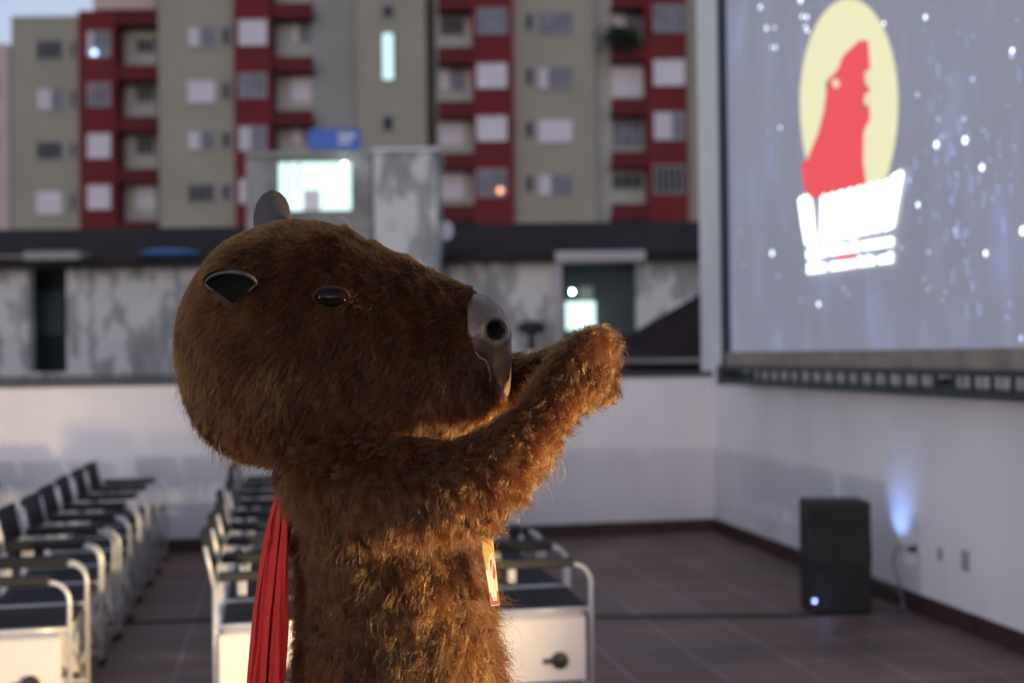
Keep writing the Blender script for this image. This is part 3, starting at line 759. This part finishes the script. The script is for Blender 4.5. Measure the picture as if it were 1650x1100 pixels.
# body: one continuous skin grown over a chain of capsules and an oval trunk
def capsule(m, pts):                  # pts: list of (Vector, r)
    for (p, r), (q, s) in zip(pts, pts[1:]):
        n = 8; P2 = [p.lerp(q, k / n) for k in range(n + 1)]; R2 = [r + (s - r) * k / n for k in range(n + 1)]
        m.tube(P2, R2, 20)
    for p, r in pts: m.ell(p, (r, r, r), 20, 12)
def body_mesh():
    m = MB()
    TT = [(735, 575, 88, .15), (790, 588, 112, .19), (850, 608, 130, .20), (920, 628, 138, .20), (1000, 637, 147, .205), (1100, 643, 154, .21), (1180, 648, 162, .22), (1260, 646, 150, .21), (1320, 642, 120, .19)]
    nA = 48; vs = []
    tt = cat([(a, b, c) for a, b, c, d in TT], 4); dd = cat([(d, 0, 0) for a, b, c, d in TT], 4)
    for q, e in zip(tt, dd):
        c = L(q.y, q.x); rx = q.z * MD / F
        for k in range(nA):
            a = 2 * math.pi * k / nA; ca, sa = math.cos(a), math.sin(a)
            vs.append((c.x + rx * math.copysign(abs(ca) ** .9, ca), e.x * math.copysign(abs(sa) ** .9, sa), c.z))
    n = len(tt); fs = [(i * nA + k, i * nA + (k + 1) % nA, (i + 1) * nA + (k + 1) % nA, (i + 1) * nA + k) for i in range(n - 1) for k in range(nA)]
    fs += [tuple(range(nA)), tuple((n - 1) * nA + k for k in range(nA))[::-1]]
    m.add(vs, fs)
    m.ell(L(575, 740), (.11, .14, .06))
    capsule(m, [(L(560, 740), .10), (L(560, 650), .10)])                      # neck, inside the costume head
    # near arm
    capsule(m, [(L(540, 785, -.15), .094), (L(630, 789, -.21), .090), (L(720, 786, -.24), .076), (L(790, 755, -.24), .065), (L(840, 716, -.21), .053), (L(880, 664, -.17), .046), (L(905, 625, -.14), .045)])
    # near paw: palm and five stubby fingers, held against the other paw
    capsule(m, [(L(905, 625, -.14), .046), (L(932, 596, -.12), .055)])
    for pts in ([(915, 585, -.165, .024), (933, 563, -.165, .024), (947, 547, -.16, .020)], [(930, 580, -.135, .025), (952, 556, -.13, .024), (968, 543, -.125, .020)],
                [(940, 588, -.10, .025), (964, 562, -.09, .023), (979, 550, -.085, .019)], [(945, 600, -.08, .024), (968, 581, -.07, .022), (981, 568, -.06, .018)],
                [(925, 618, -.11, .026), (946, 622, -.085, .023), (960, 616, -.07, .018)]):
        capsule(m, [(L(*p[:3]), p[3]) for p in pts])
    # far arm and paw
    capsule(m, [(L(600, 770, .15), .085), (L(690, 745, .22), .080), (L(755, 692, .22), .068), (L(812, 634, .17), .058), (L(865, 604, .09), .050), (L(912, 600, .03), .046), (L(938, 606, .0), .048)])
    for pts in ([(945, 590, .0, .020), (962, 580, -.01, .018), (973, 574, -.01, .015)], [(950, 604, -.01, .020), (970, 598, -.02, .018), (982, 598, -.02, .015)],
                [(948, 618, .0, .020), (968, 616, -.01, .018), (981, 620, -.01, .015)], [(942, 630, .01, .019), (960, 634, .0, .017), (972, 636, .0, .014)],
                [(925, 635, .0, .019), (938, 646, -.02, .017), (948, 650, -.03, .014)]):
        capsule(m, [(L(*p[:3]), p[3]) for p in pts])
    # legs and feet down to the floor
    cx = L(646, 1000).x
    for sy in (-1, 1):
        capsule(m, [(Vector((cx, sy * .11, .72)), .13), (Vector((cx + .02, sy * .12, .42)), .105), (Vector((cx, sy * .12, .12)), .085)])
        m.ell((cx + .07, sy * .12, .062), (.17, .085, .062))
    me = m.mesh('body')
    o = bpy.data.objects.new('tmp', me); C.objects.link(o)
    rm = o.modifiers.new('r', 'REMESH'); rm.mode = 'VOXEL'; rm.voxel_size = .011
    sm = o.modifiers.new('s', 'SMOOTH'); sm.iterations = 7; sm.factor = .6
    dg = bpy.context.evaluated_depsgraph_get()
    out = bpy.data.meshes.new_from_object(o.evaluated_get(dg)); bpy.data.objects.remove(o)
    out.name = 'body'; out.materials.clear()
    return out
bme = body_mesh()
n = len(bme.vertices); co = np.empty(n * 3); bme.vertices.foreach_get('co', co); co = co.reshape(-1, 3)
nr = np.empty(n * 3); bme.vertices.foreach_get('normal', nr); nr = nr.reshape(-1, 3)
dsp = np.array([.010 * noise.noise(Vector(c) * 9) + .006 * noise.noise(Vector(c) * 20) for c in co])
dsp *= np.clip((co[:, 2] - .05) / .1, 0, 1)
co = co + nr * dsp[:, None]; co[:, 2] = np.maximum(co[:, 2], .002)
bme.vertices.foreach_set('co', co.ravel()); bme.update()
body = link('body', bme, 'skin_fur', person, True)

# ---- fur strands
def furmat(name, col, rough=.35, rand=.5):
    m = bpy.data.materials.new(name); m.use_nodes = True; n = m.node_tree
    n.nodes.remove(n.nodes['Principled BSDF'])
    h = n.nodes.new('ShaderNodeBsdfHairPrincipled'); h.parametrization = 'COLOR'
    hi = n.nodes.new('ShaderNodeHairInfo')
    r = n.nodes.new('ShaderNodeValToRGB')
    r.color_ramp.elements[0].color = (*[c * (1 - rand) for c in col], 1); r.color_ramp.elements[1].color = (*[min(1, c * (1 + rand)) for c in col], 1)
    n.links.new(hi.outputs['Random'], r.inputs[0])
    tc = n.nodes.new('ShaderNodeTexCoord'); mp = n.nodes.new('ShaderNodeMapping'); mp.inputs['Scale'].default_value = (1.0, 1.0, .45); mp.inputs['Rotation'].default_value = (0, .5, 0)
    n.links.new(tc.outputs['Object'], mp.inputs[0]); nz_ = n.nodes.new('ShaderNodeTexNoise'); nz_.inputs['Scale'].default_value = 34; nz_.inputs['Detail'].default_value = 4
    n.links.new(mp.outputs[0], nz_.inputs[0]); r2_ = n.nodes.new('ShaderNodeValToRGB')
    r2_.color_ramp.elements[0].position = .38; r2_.color_ramp.elements[0].color = (.70, .68, .66, 1); r2_.color_ramp.elements[1].position = .68; r2_.color_ramp.elements[1].color = (1.55, 1.5, 1.4, 1)
    n.links.new(nz_.outputs[0], r2_.inputs[0]); mx = n.nodes.new('ShaderNodeMixRGB'); mx.blend_type = 'MULTIPLY'; mx.inputs[0].default_value = 1
    n.links.new(r.outputs[0], mx.inputs[1]); n.links.new(r2_.outputs[0], mx.inputs[2]); n.links.new(mx.outputs[0], h.inputs['Color'])
    h.inputs['IOR'].default_value = 1.38
    h.inputs['Roughness'].default_value = rough; h.inputs['Radial Roughness'].default_value = .5
    n.links.new(h.outputs[0], n.nodes['Material Output'].inputs[0]); return m
M['fur'] = furmat('brown_fur', (.053, .0175, .0033))

def nvec(P, s, seed):
    # cheap smooth vector noise from sums of sines
    r = np.random.default_rng(seed); out = np.zeros_like(P)
    for _ in range(6):
        k = r.normal(size=(3, 3)) * s; ph = r.uniform(0, 6.28, 3)
        out += np.sin(P @ k + ph)
    return out / 3.0
def grow(me, N, length, flow, radius, npt=7, curl=.3, clump=.4, lift=.35, seed=1, keep=None, cl_size=.02, jit=.25):
    r = np.random.default_rng(seed)
    me.calc_loop_triangles()
    nt_ = len(me.loop_triangles); tri = np.empty(nt_ * 3, dtype=np.int32); me.loop_triangles.foreach_get('vertices', tri); tri = tri.reshape(-1, 3)
    nv = len(me.vertices); co = np.empty(nv * 3); me.vertices.foreach_get('co', co); co = co.reshape(-1, 3)
    no = np.empty(nv * 3); me.vertices.foreach_get('normal', no); no = no.reshape(-1, 3)
    a, b, c = co[tri[:, 0]], co[tri[:, 1]], co[tri[:, 2]]
    ar = np.linalg.norm(np.cross(b - a, c - a), axis=1) / 2
    if keep is not None: ar = ar * keep((a + b + c) / 3)
    pick = r.choice(nt_, N, p=ar / ar.sum())
    u, v = r.random(N), r.random(N); fl = u + v > 1; u[fl] = 1 - u[fl]; v[fl] = 1 - v[fl]
    w_ = 1 - u - v
    P = a[pick] * w_[:, None] + b[pick] * u[:, None] + c[pick] * v[:, None]
    Nn = no[tri[pick, 0]] * w_[:, None] + no[tri[pick, 1]] * u[:, None] + no[tri[pick, 2]] * v[:, None]
    Nn /= np.linalg.norm(Nn, axis=1)[:, None]
    Fl = flow(P, Nn); Fl = Fl + nvec(P, 14, seed + 5) * .45 + nvec(P, 45, seed + 6) * .30
    Fl -= Nn * (Fl * Nn).sum(1)[:, None]; Fl /= np.linalg.norm(Fl, axis=1)[:, None] + 1e-9
    Ln = length(P) * r.uniform(.55, 1.15, N)
    lf = lift * (1 + .5 * nvec(P, 25, seed + 9)[:, 0]) + r.normal(0, .12, N)
    D = Fl + Nn * np.clip(lf, .05, 2)[:, None] + r.normal(0, jit * .5, (N, 3)); D /= np.linalg.norm(D, axis=1)[:, None]
    # clump centres on a jittered grid
    NC = int(max(50, ar.sum() / (cl_size ** 2 * .8))); sel = r.choice(N, min(NC, N // 3), replace=False); NC = len(sel)
    kd = KDTree(NC)
    for i_, p_ in enumerate(P[sel]): kd.insert(p_, i_)
    kd.balance(); hsh = np.array([kd.find(p_)[1] for p_ in P])
    cnt = np.maximum(1, np.bincount(hsh, minlength=NC)).astype(float)
    cen = np.stack([np.bincount(hsh, P[:, i], NC) / cnt for i in range(3)], 1)[hsh]
    cD = np.stack([np.bincount(hsh, D[:, i], NC) / cnt for i in range(3)], 1)[hsh]
    cD += np.random.default_rng(seed + 3).normal(0, .22, (NC, 3))[hsh]
    cL = (np.bincount(hsh, Ln, NC) / cnt)[hsh] * np.random.default_rng(seed + 4).uniform(.8, 1.15, NC)[hsh]
    ph = r.uniform(0, 6.28, (N, 3)); fr = r.uniform(3, 8, (N, 1))
    cph = np.random.default_rng(seed + 8).uniform(0, 6.28, (NC, 3))[hsh]
    pts = np.empty((N, npt, 3), dtype=np.float32)
    grav = np.array([0, 0, -1.0])
    for i in range(npt):
        s = i / (npt - 1)
        q = P + D * (Ln * s)[:, None] + grav * (Ln * s * s * .30)[:, None]
        qc = cen + cD * (cL * s)[:, None] + grav * (cL * s * s * .30)[:, None]
        k = clump * s ** 1.2
        q = q * (1 - k) + qc * k
        q += np.sin(ph + fr * s) * (Ln * curl * .18 * s)[:, None] + np.sin(cph + 5 * s) * (Ln * curl * .30 * s * s)[:, None]
        pts[:, i] = q
    # keep strands above the surface they grow from
    for i in range(1, npt):
        dd = ((pts[:, i] - P) * Nn).sum(1); mn = .0015 * i
        pts[:, i] += Nn * np.clip(mn - dd, 0, None)[:, None]
    rad = radius * (1 - .85 * (np.arange(npt) / (npt - 1)) ** 1.5)
    hc = bpy.data.hair_curves.new('fur'); hc.add_curves([npt] * N)
    hc.points.foreach_set('position', pts.ravel()); hc.points.foreach_set('radius', np.tile(rad, N).astype(np.float32))
    return hc
def add_fur(hc, parent):
    hc.materials.append(M['fur']); o = bpy.data.objects.new('fur', hc); C.objects.link(o); o.parent = parent; return o
nose_c = L(790, 560)
def head_flow(P, N):
    c = np.array(L(800, 560)); d = P - c; d[:, 1] *= .6
    d /= np.linalg.norm(d, axis=1)[:, None]
    return d + np.array([0, 0, -1.0]) * .75
def head_len(P): 
    x = (P[:, 0] - L(760, 560).x) / (L(300, 560).x - L(760, 560).x)
    low = np.clip((L(450, 600).z - P[:, 2]) / .2, 0, 1)
    return .015 + .004 * np.clip(x, 0, 1) + .016 * low
eyeP = np.array(L(534, 480, surf(534, 480))); noseX = L(764, 560).x; earP = np.array(L(375, 464, surf(375, 464)))
def head_keep(c):
    k = np.ones(len(c)); k[np.linalg.norm((c - eyeP) * np.array([1, .5, 1.5]), axis=1) < .028] = 0
    k[(c[:, 0] > noseX) & (c[:, 2] > L(780, 588).z)] = 0
    k[np.linalg.norm((c - earP) * np.array([1, .8, 1.45]), axis=1) < .042] = 0
    k[c[:, 1] > .06] *= .45
    return k
NF = 1.0
add_fur(grow(head.data, int(115000 * NF), head_len, head_flow, .00058, 6, .30, .58, .15, 21, head_keep, .010, .20), head)
add_fur(grow(head.data, int(9000 * NF), lambda P: head_len(P) * 1.7, head_flow, .0003, 7, .5, .2, .32, 27, head_keep, .02, .4), head)
shz = L(500, 760).z
def body_flow(P, N):
    d = np.tile(np.array([.05, 0, -1.0]), (len(P), 1))
    arm = P[:, 0] > L(700, 800).x
    armn = (P[:, 2] > L(700, 900).z)
    ax = np.array([.55, 0, -.55]); 
    wgt = (np.clip((P[:, 0] - L(560, 800).x) / .15, 0, 1) * np.clip((P[:, 2] - L(700, 890).z) / .06, 0, 1))[:, None]
    return d * (1 - wgt) + (np.array([.60, 0, -.70])) * wgt
def body_len(P):
    l = np.full(len(P), .038) + .014 * np.clip((P[:, 0] - L(640, 800).x) / .1, 0, 1) * (P[:, 2] < L(700, 800).z); 
    paw = np.clip((P[:, 0] - L(860, 650).x) / .08, 0, 1); l = l * (1 - paw) + .022 * paw
    l[P[:, 2] < .95] = .035
    return l
def body_keep(c):
    k = np.ones(len(c)); k[c[:, 2] < .93] = .18
    k[c[:, 1] > .14] *= .6
    k[(c[:, 2] > L(500, 672).z) & (c[:, 0] < L(700, 700).x)] = 0
    k[c[:, 2] < .02] = 0
    return k
add_fur(grow(body.data, int(125000 * NF), body_len, body_flow, .00068, 9, .95, .72, .28, 41, body_keep, .017, .24), body)
add_fur(grow(body.data, int(14000 * NF), lambda P: body_len(P) * 1.45, body_flow, .0004, 9, 1.0, .45, .60, 47, body_keep, .028, .5), body)

# ---- eyes
for sy in (-1, 1):
    ey = surf(534, 479) - .010
    c = L(534, 479, ey)
    if sy > 0: c.y = -c.y
    m = MB(); m.ell(c, (.030, .017, .0190), 28, 16, Matrix.Rotation(math.radians(4), 3, 'Y')); link('eye', m, 'eye', head, True)
    m = MB(); rim = []
    for k in range(33):
        a = 2 * math.pi * k / 32; rim.append(c + Vector((.0325 * math.cos(a), sy * .002, .0185 * math.sin(a))))
    m.tube(rim, .0035, 8, cap=False); link('eyelid', m, 'skin_fur', head, True)
# ---- near ear: a cup opening down and outwards
def ear_cup(ctr, rx, rz, out, sy, depth):
    # rings from the rim inwards; top of the rim stands off the head, bottom lies on it
    nA = 40; nR = 8; vs = []
    for shell in (0, 1):
        for j in range(nR + 1):
            s = j / nR
            for k in range(nA):
                a = 2 * math.pi * k / nA; ca, sa = math.cos(a), math.sin(a)
                sx = rx * (1 - .12 * (sa < 0) * abs(sa)) * ca * (1 - abs(min(0, sa)) * .55)
                prot = out * (.5 + .5 * sa) ** .8
                rr = 1 - s ** 1.6 * .93
                th = .004 if shell else 0
                vs.append(ctr + Vector((sx * (rr + (th / rx if j < nR else 0)), sy * (prot * rr - depth * s * .7 - (th if j else 0)), rz * sa * (rr + (th / rz if j < nR else 0)))))
    fs = []
    for sh in range(2):
        o0 = sh * (nR + 1) * nA
        for j in range(nR):
            for k in range(nA):
                f = (o0 + j * nA + k, o0 + j * nA + (k + 1) % nA, o0 + (j + 1) * nA + (k + 1) % nA, o0 + (j + 1) * nA + k)
                fs.append(f if sh else f[::-1])
    for k in range(nA): fs.append((k, (k + 1) % nA, (nR + 1) * nA + (k + 1) % nA, (nR + 1) * nA + k))
    return vs, fs
def near_ear(sy):
    nA, nR = 48, 10; e0 = L(372, 462, surf(372, 462)); out = .052
    def rim(a):
        ca, sa = math.cos(a), math.sin(a)
        px = 372 + 41 * ca * (1 - .78 * abs(min(0, sa))) + (4 if sa < 0 else 0) * abs(sa); py = 458 - (20 * sa if sa > 0 else 31 * sa)
        sf = surf(px, py); p = L(px, py, sf - .010); pr_ = out * max(0, .28 + .72 * sa) if sa > -.38 else 0
        return L(px, py, sf - .010 - pr_), p
    vi, vo = [], []
    for j in range(nR + 1):
        s_ = j / nR
        for k in range(nA):
            a = 2 * math.pi * k / nA; p, base_ = rim(a); cpt = L(377, 464, surf(377, 464) - .010)
            bb_ = base_.lerp(cpt, s_)
            w = (1 - s_) ** 2.2
            vi.append(Vector((bb_.x, bb_.y + (p.y - base_.y) * w, bb_.z)))
            q2 = base_ + (base_ - cpt) * .02 * min(1, s_ * 3)
            vo.append(Vector((p.x + (q2.x - p.x) * s_, p.y + (q2.y - p.y) * s_, p.z + (q2.z - p.z) * s_ + (.003 * math.sin(math.pi * s_) - .004 * s_) * max(0, math.sin(a)))))
    fs = [(j * nA + k, j * nA + (k + 1) % nA, (j + 1) * nA + (k + 1) % nA, (j + 1) * nA + k) for j in range(nR) for k in range(nA)]
    m1, m2 = MB(), MB(); m1.add(vo, fs); m2.add(vi, fs)
    rt = [rim(math.radians(a))[0] for a in range(-22, 203, 7)]
    m1.tube(rt, [.0015 + .0024 * math.sin(math.pi * i / (len(rt) - 1)) ** .5 for i in range(len(rt))], 8)
    return m1, m2
m1, m2 = near_ear(-1)
ear = link('ear', m1, 'earskin', head, True); link('lining', m2, 'earin', ear, True)
# ---- far ear: a rounded paddle standing above the crown
m = MB(); rows_ = []; nu = 16; nv = 12
base = L(438, 376, .13); tip = L(438, 306, .15)
for side in (0, 1):
    for j in range(nv + 1):
        v = 1 - (1 - j / nv) ** 2.2; c = base.lerp(tip, v)
        hw_ = .036 * (math.sin(math.pi * min(1, .30 + v * .70)) ** .45 if v < 1 else 0)
        hw_ = .0395 * max(0, 1 - max(0, (v - .35) / .65) ** 2.0) ** .5 * (.93 + .07 * min(1, v / .3))
        for i in range(nu + 1):
            u = 2 * i / nu - 1
            rows_.append(c + Vector((hw_ * u, (.012 * (1 - u * u) + .002) * (-1 if side == 0 else .2) + .010 * v, 0)))
fs = []
for sd_ in range(2):
    o0 = sd_ * (nv + 1) * (nu + 1)
    for j in range(nv):
        for i in range(nu):
            a0 = o0 + j * (nu + 1) + i; fs.append((a0, a0 + 1, a0 + nu + 2, a0 + nu + 1))
m.add(rows_, fs)
for j in range(nv):
    for i in (0, nu):
        a0 = j * (nu + 1) + i; b0 = a0 + (nv + 1) * (nu + 1); m.f.append((a0, a0 + nu + 1, b0 + nu + 1, b0))
link('ear', m, 'earskin', head, True)

# ---- nose plate
NT = [(758, 474, 600, .155, 2.5), (768, 473, 612, .160, 2.5), (782, 476, 622, .158, 2.5), (795, 483, 634, .150, 2.4), (806, 493, 640, .136, 2.4), (814, 504, 640, .116, 2.4), (820, 518, 632, .088, 2.3), (823.5, 536, 610, .048, 2.2), (824.5, 552, 592, .012, 2)]
secs = smooth_tab(NT, 6); nA = 96; vs = []
nz = L(800, 535); rn = 15.5 * MD / F
for (px, yt, yb, hw, ex) in secs:
    t = L(px, yt); b = L(px, yb); c = (t + b) / 2; hz = (t.z - b.z) / 2
    for k in range(nA):
        a = 2 * math.pi * k / nA; ca, sa = math.cos(a), math.sin(a)
        y = -hw * math.copysign(abs(sa) ** (2 / ex), sa); z = hz * math.copysign(abs(ca) ** (2 / ex), ca)
        v = Vector((c.x, y, c.z + z))
        q = Vector((v.x - nz.x, 0, v.z - nz.z)); dist = q.length / rn
        if y < 0: 
            ndir = Vector((.45, -1, 0)).normalized()
            if dist < 1.0: v -= ndir * .040 * min(1, (1.0 - dist) * 2.6)
            v += ndir * .007 * math.exp(-((dist - 1.25) / .35) ** 2)
            # hollow under the nostril, ridge down the front
            gx, gz = v.x - L(790, 590).x, v.z - L(790, 590).z
            v += Vector((-.010, .018, 0)) * math.exp(-(gx / .020) ** 2 - (gz / .036) ** 2)
        v += Vector((0, -1 if y < 0 else 1, 0)) * .0035 * noise.noise(v * 30)
        vs.append(v)
n = len(secs); fs = [(i * nA + k, i * nA + (k + 1) % nA, (i + 1) * nA + (k + 1) % nA, (i + 1) * nA + k) for i in range(n - 1) for k in range(nA)]
fs += [tuple(range(nA)), tuple((n - 1) * nA + k for k in range(nA))[::-1]]
m = MB(); m.add(vs, fs); nose = link('nose', m, 'leather', head, True)
nose.data.materials.append(M['black']); nose.data.materials.append(M['litedge'])
for p in nose.data.polygons:
    c = p.center; d = math.hypot(c.x - nz.x, c.z - nz.z) / rn
    if c.y < 0 and d < .88: p.material_index = 1
    elif c.y < 0 and (d < 1.45 and c.z < nz.z + .012 or (0 < c.x - L(797, 560).x < .022 and L(797, 592).z < c.z < nz.z)): p.material_index = 2  # highlight colour on the nostril ring and front ridge
# philtrum and mouth
m = MB(); m.tube(cat([L(766, 566, -.158), L(773, 576, -.158), L(783, 581, -.156), (L(788, 594, -.150)), L(790, 608, -.140), L(785, 622, -.128)]), [.0014 + .0012 * abs(math.sin(i * .9)) for i in range(41)], 8); link('lip_seam', m, 'litedge', nose, True)
m = MB()
for j in range(9):
    pass
lipc = L(798, 628, -.045)
m.ell(L(795, 640, -.03), (.026, .075, .028), 24, 16, Matrix.Rotation(math.radians(-28), 3, 'Y')); link('lower_lip', m, 'leather', head, True)
# a few whiskers
m = MB()
for a0, a1, a2 in (((568, 375, 0), (545, 362, -.02), (520, 348, -.03)), ((572, 377, 0), (556, 352, .02), (548, 350, .02)), ((352, 708, -.1), (354, 722, -.11), (358, 738, -.1))):
    m.tube(cat([L(*a0), L(*a1), L(*a2)]), .0006, 5)
link('loose_hair', m, 'cord', head)

# ---- red cape, gathered at the neck and hanging down the back
m = MB(); nu, nv = 140, 50; vs = []
for j in range(nv + 1):
    v = j / nv; py = 786 + v * 640
    lft = float(np.interp(py, [786, 840, 900, 980, 1100, 1260, 1426], [451, 437, 425, 412, 401, 388, 380])); rgt = float(np.interp(py, [786, 815, 850, 1000, 1100, 1426], [461, 464, 466, 464, 459, 452]))
    for i in range(nu + 1):
        u = i / nu
        if u < .62:
            s_ = u / .62; px = rgt - (rgt - lft) * s_
            pl_ = .006 * math.sin(s_ * 9 - 1) if s_ < .5 else (.005 + .006 * math.sin(s_ * 13 + 1) ** 2) * math.sin((s_ - .5) ** .85 * 2 * math.pi * 2.1 + .9 * math.sin(v * 3.3))
            cr = -.016 * math.exp(-((s_ - .46 - .06 * v) / .035) ** 2) * min(1, v * 6)
            p = L(px, py, -.145 + .03 * s_ ** 2 - pl_ * (.5 + .5 * v) - cr)
        else:
            s_ = (u - .62) / .38
            p = L(lft + 5 * math.sin(s_ * 19) * s_, py, -.115 + .26 * s_ * (.4 + .6 * min(1, v * 2)))
        p.x += .004 * noise.noise(Vector((u * 14, v * 4, 2))); p.y += .009 * noise.noise(Vector((u * 9 + v * 1.5, v * 3.5, 5))) * min(1, v * 5)
        vs.append(p)
fs = [(j * (nu + 1) + i, j * (nu + 1) + i + 1, (j + 1) * (nu + 1) + i + 1, (j + 1) * (nu + 1) + i) for j in range(nv) for i in range(nu)]
m.add(vs, fs); cape = link('cape', m, 'cape', person, True); sm = cape.modifiers.new('t', 'SOLIDIFY'); sm.thickness = .003
m = MB(); m.tube(cat([L(455, 742, -.12), L(452, 762, -.135), L(453, 778, -.14), L(457, 796, -.14)]), [.015] * 10 + [.013] * 15, 14); m.ell(L(453, 770, -.11), (.017, .05, .026)); link('cape_knot', m, 'capedark', cape, True)
neckband = MB(); neckband.tube([L(456, 776, 0) + Vector((.085 - .09 * math.cos(a), .12 * math.sin(a), -.02 + .01 * math.cos(a))) for a in [2 * math.pi * k / 40 for k in range(41)]], .012, 8, cap=False)
link('cape_band', neckband, 'capedark', cape, True)

# ---- badge on a cord
bg = thing('name_badge', 'narrow yellow and white badge card hanging against the brown fur', 'badge', PB, -PSI)
c00, c10, c11, c01 = L(773, 868, -.150), L(793, 867, -.090), L(804, 974, -.090), L(791, 976, -.150)
def card(u, v, off=0):
    n_ = (c10 - c00).cross(c01 - c00).normalized()
    if n_.y > 0: n_ = -n_
    return (c00.lerp(c10, u)).lerp(c01.lerp(c11, u), v) + n_ * off
def cardpoly(uv, off, th=.0006):
    m = MB(); n_ = (c10 - c00).cross(c01 - c00).normalized()
    if n_.y > 0: n_ = -n_
    m.poly([card(u, v, off) for u, v in uv], n_, th); return m
link('card', cardpoly([(0, 0), (1, 0), (1, 1), (0, 1)], 0, .0015), 'card', bg)
link('yellow_field', cardpoly([(.02, .01), (.98, .01), (.98, .30), (.45, .47), (.02, .47)], .0017), 'cardyellow', bg)
link('red_emblem', cardpoly([(.45, .34), (.6, .30), (.78, .40), (.85, .52), (.7, .62), (.5, .58), (.4, .46)], .0026), 'cardred', bg)
m = cardpoly([(.03, .80), (.22, .80), (.22, .99), (.03, .99)], .0017); m2 = cardpoly([(.80, .78), (.97, .78), (.97, .99), (.80, .99)], .0017); m.add(m2.v, m2.f); m3 = cardpoly([(.22, .93), (.80, .93), (.80, .99), (.22, .99)], .0017); m.add(m3.v, m3.f)
link('red_border', m, 'cardred', bg)
m = MB()
for v0 in (.665, .70, .735):
    for u0, u1 in ((.30, .42), (.45, .62), (.65, .74)):
        q_ = cardpoly([(u0, v0), (u1, v0), (u1, v0 + .014), (u0, v0 + .014)], .0017); m.add(q_.v, q_.f)
link('printed_text', m, 'ink', bg)
m = MB(); m.tube(cat([card(.6, -.005, .001), L(792, 852, -.11), L(789, 838, -.11), L(770, 800, -.14)]), .0012, 6); m.tube(cat([card(.05, .0, .001), L(768, 866, -.16)]), .001, 6)
link('cord', m, 'cord', bg)
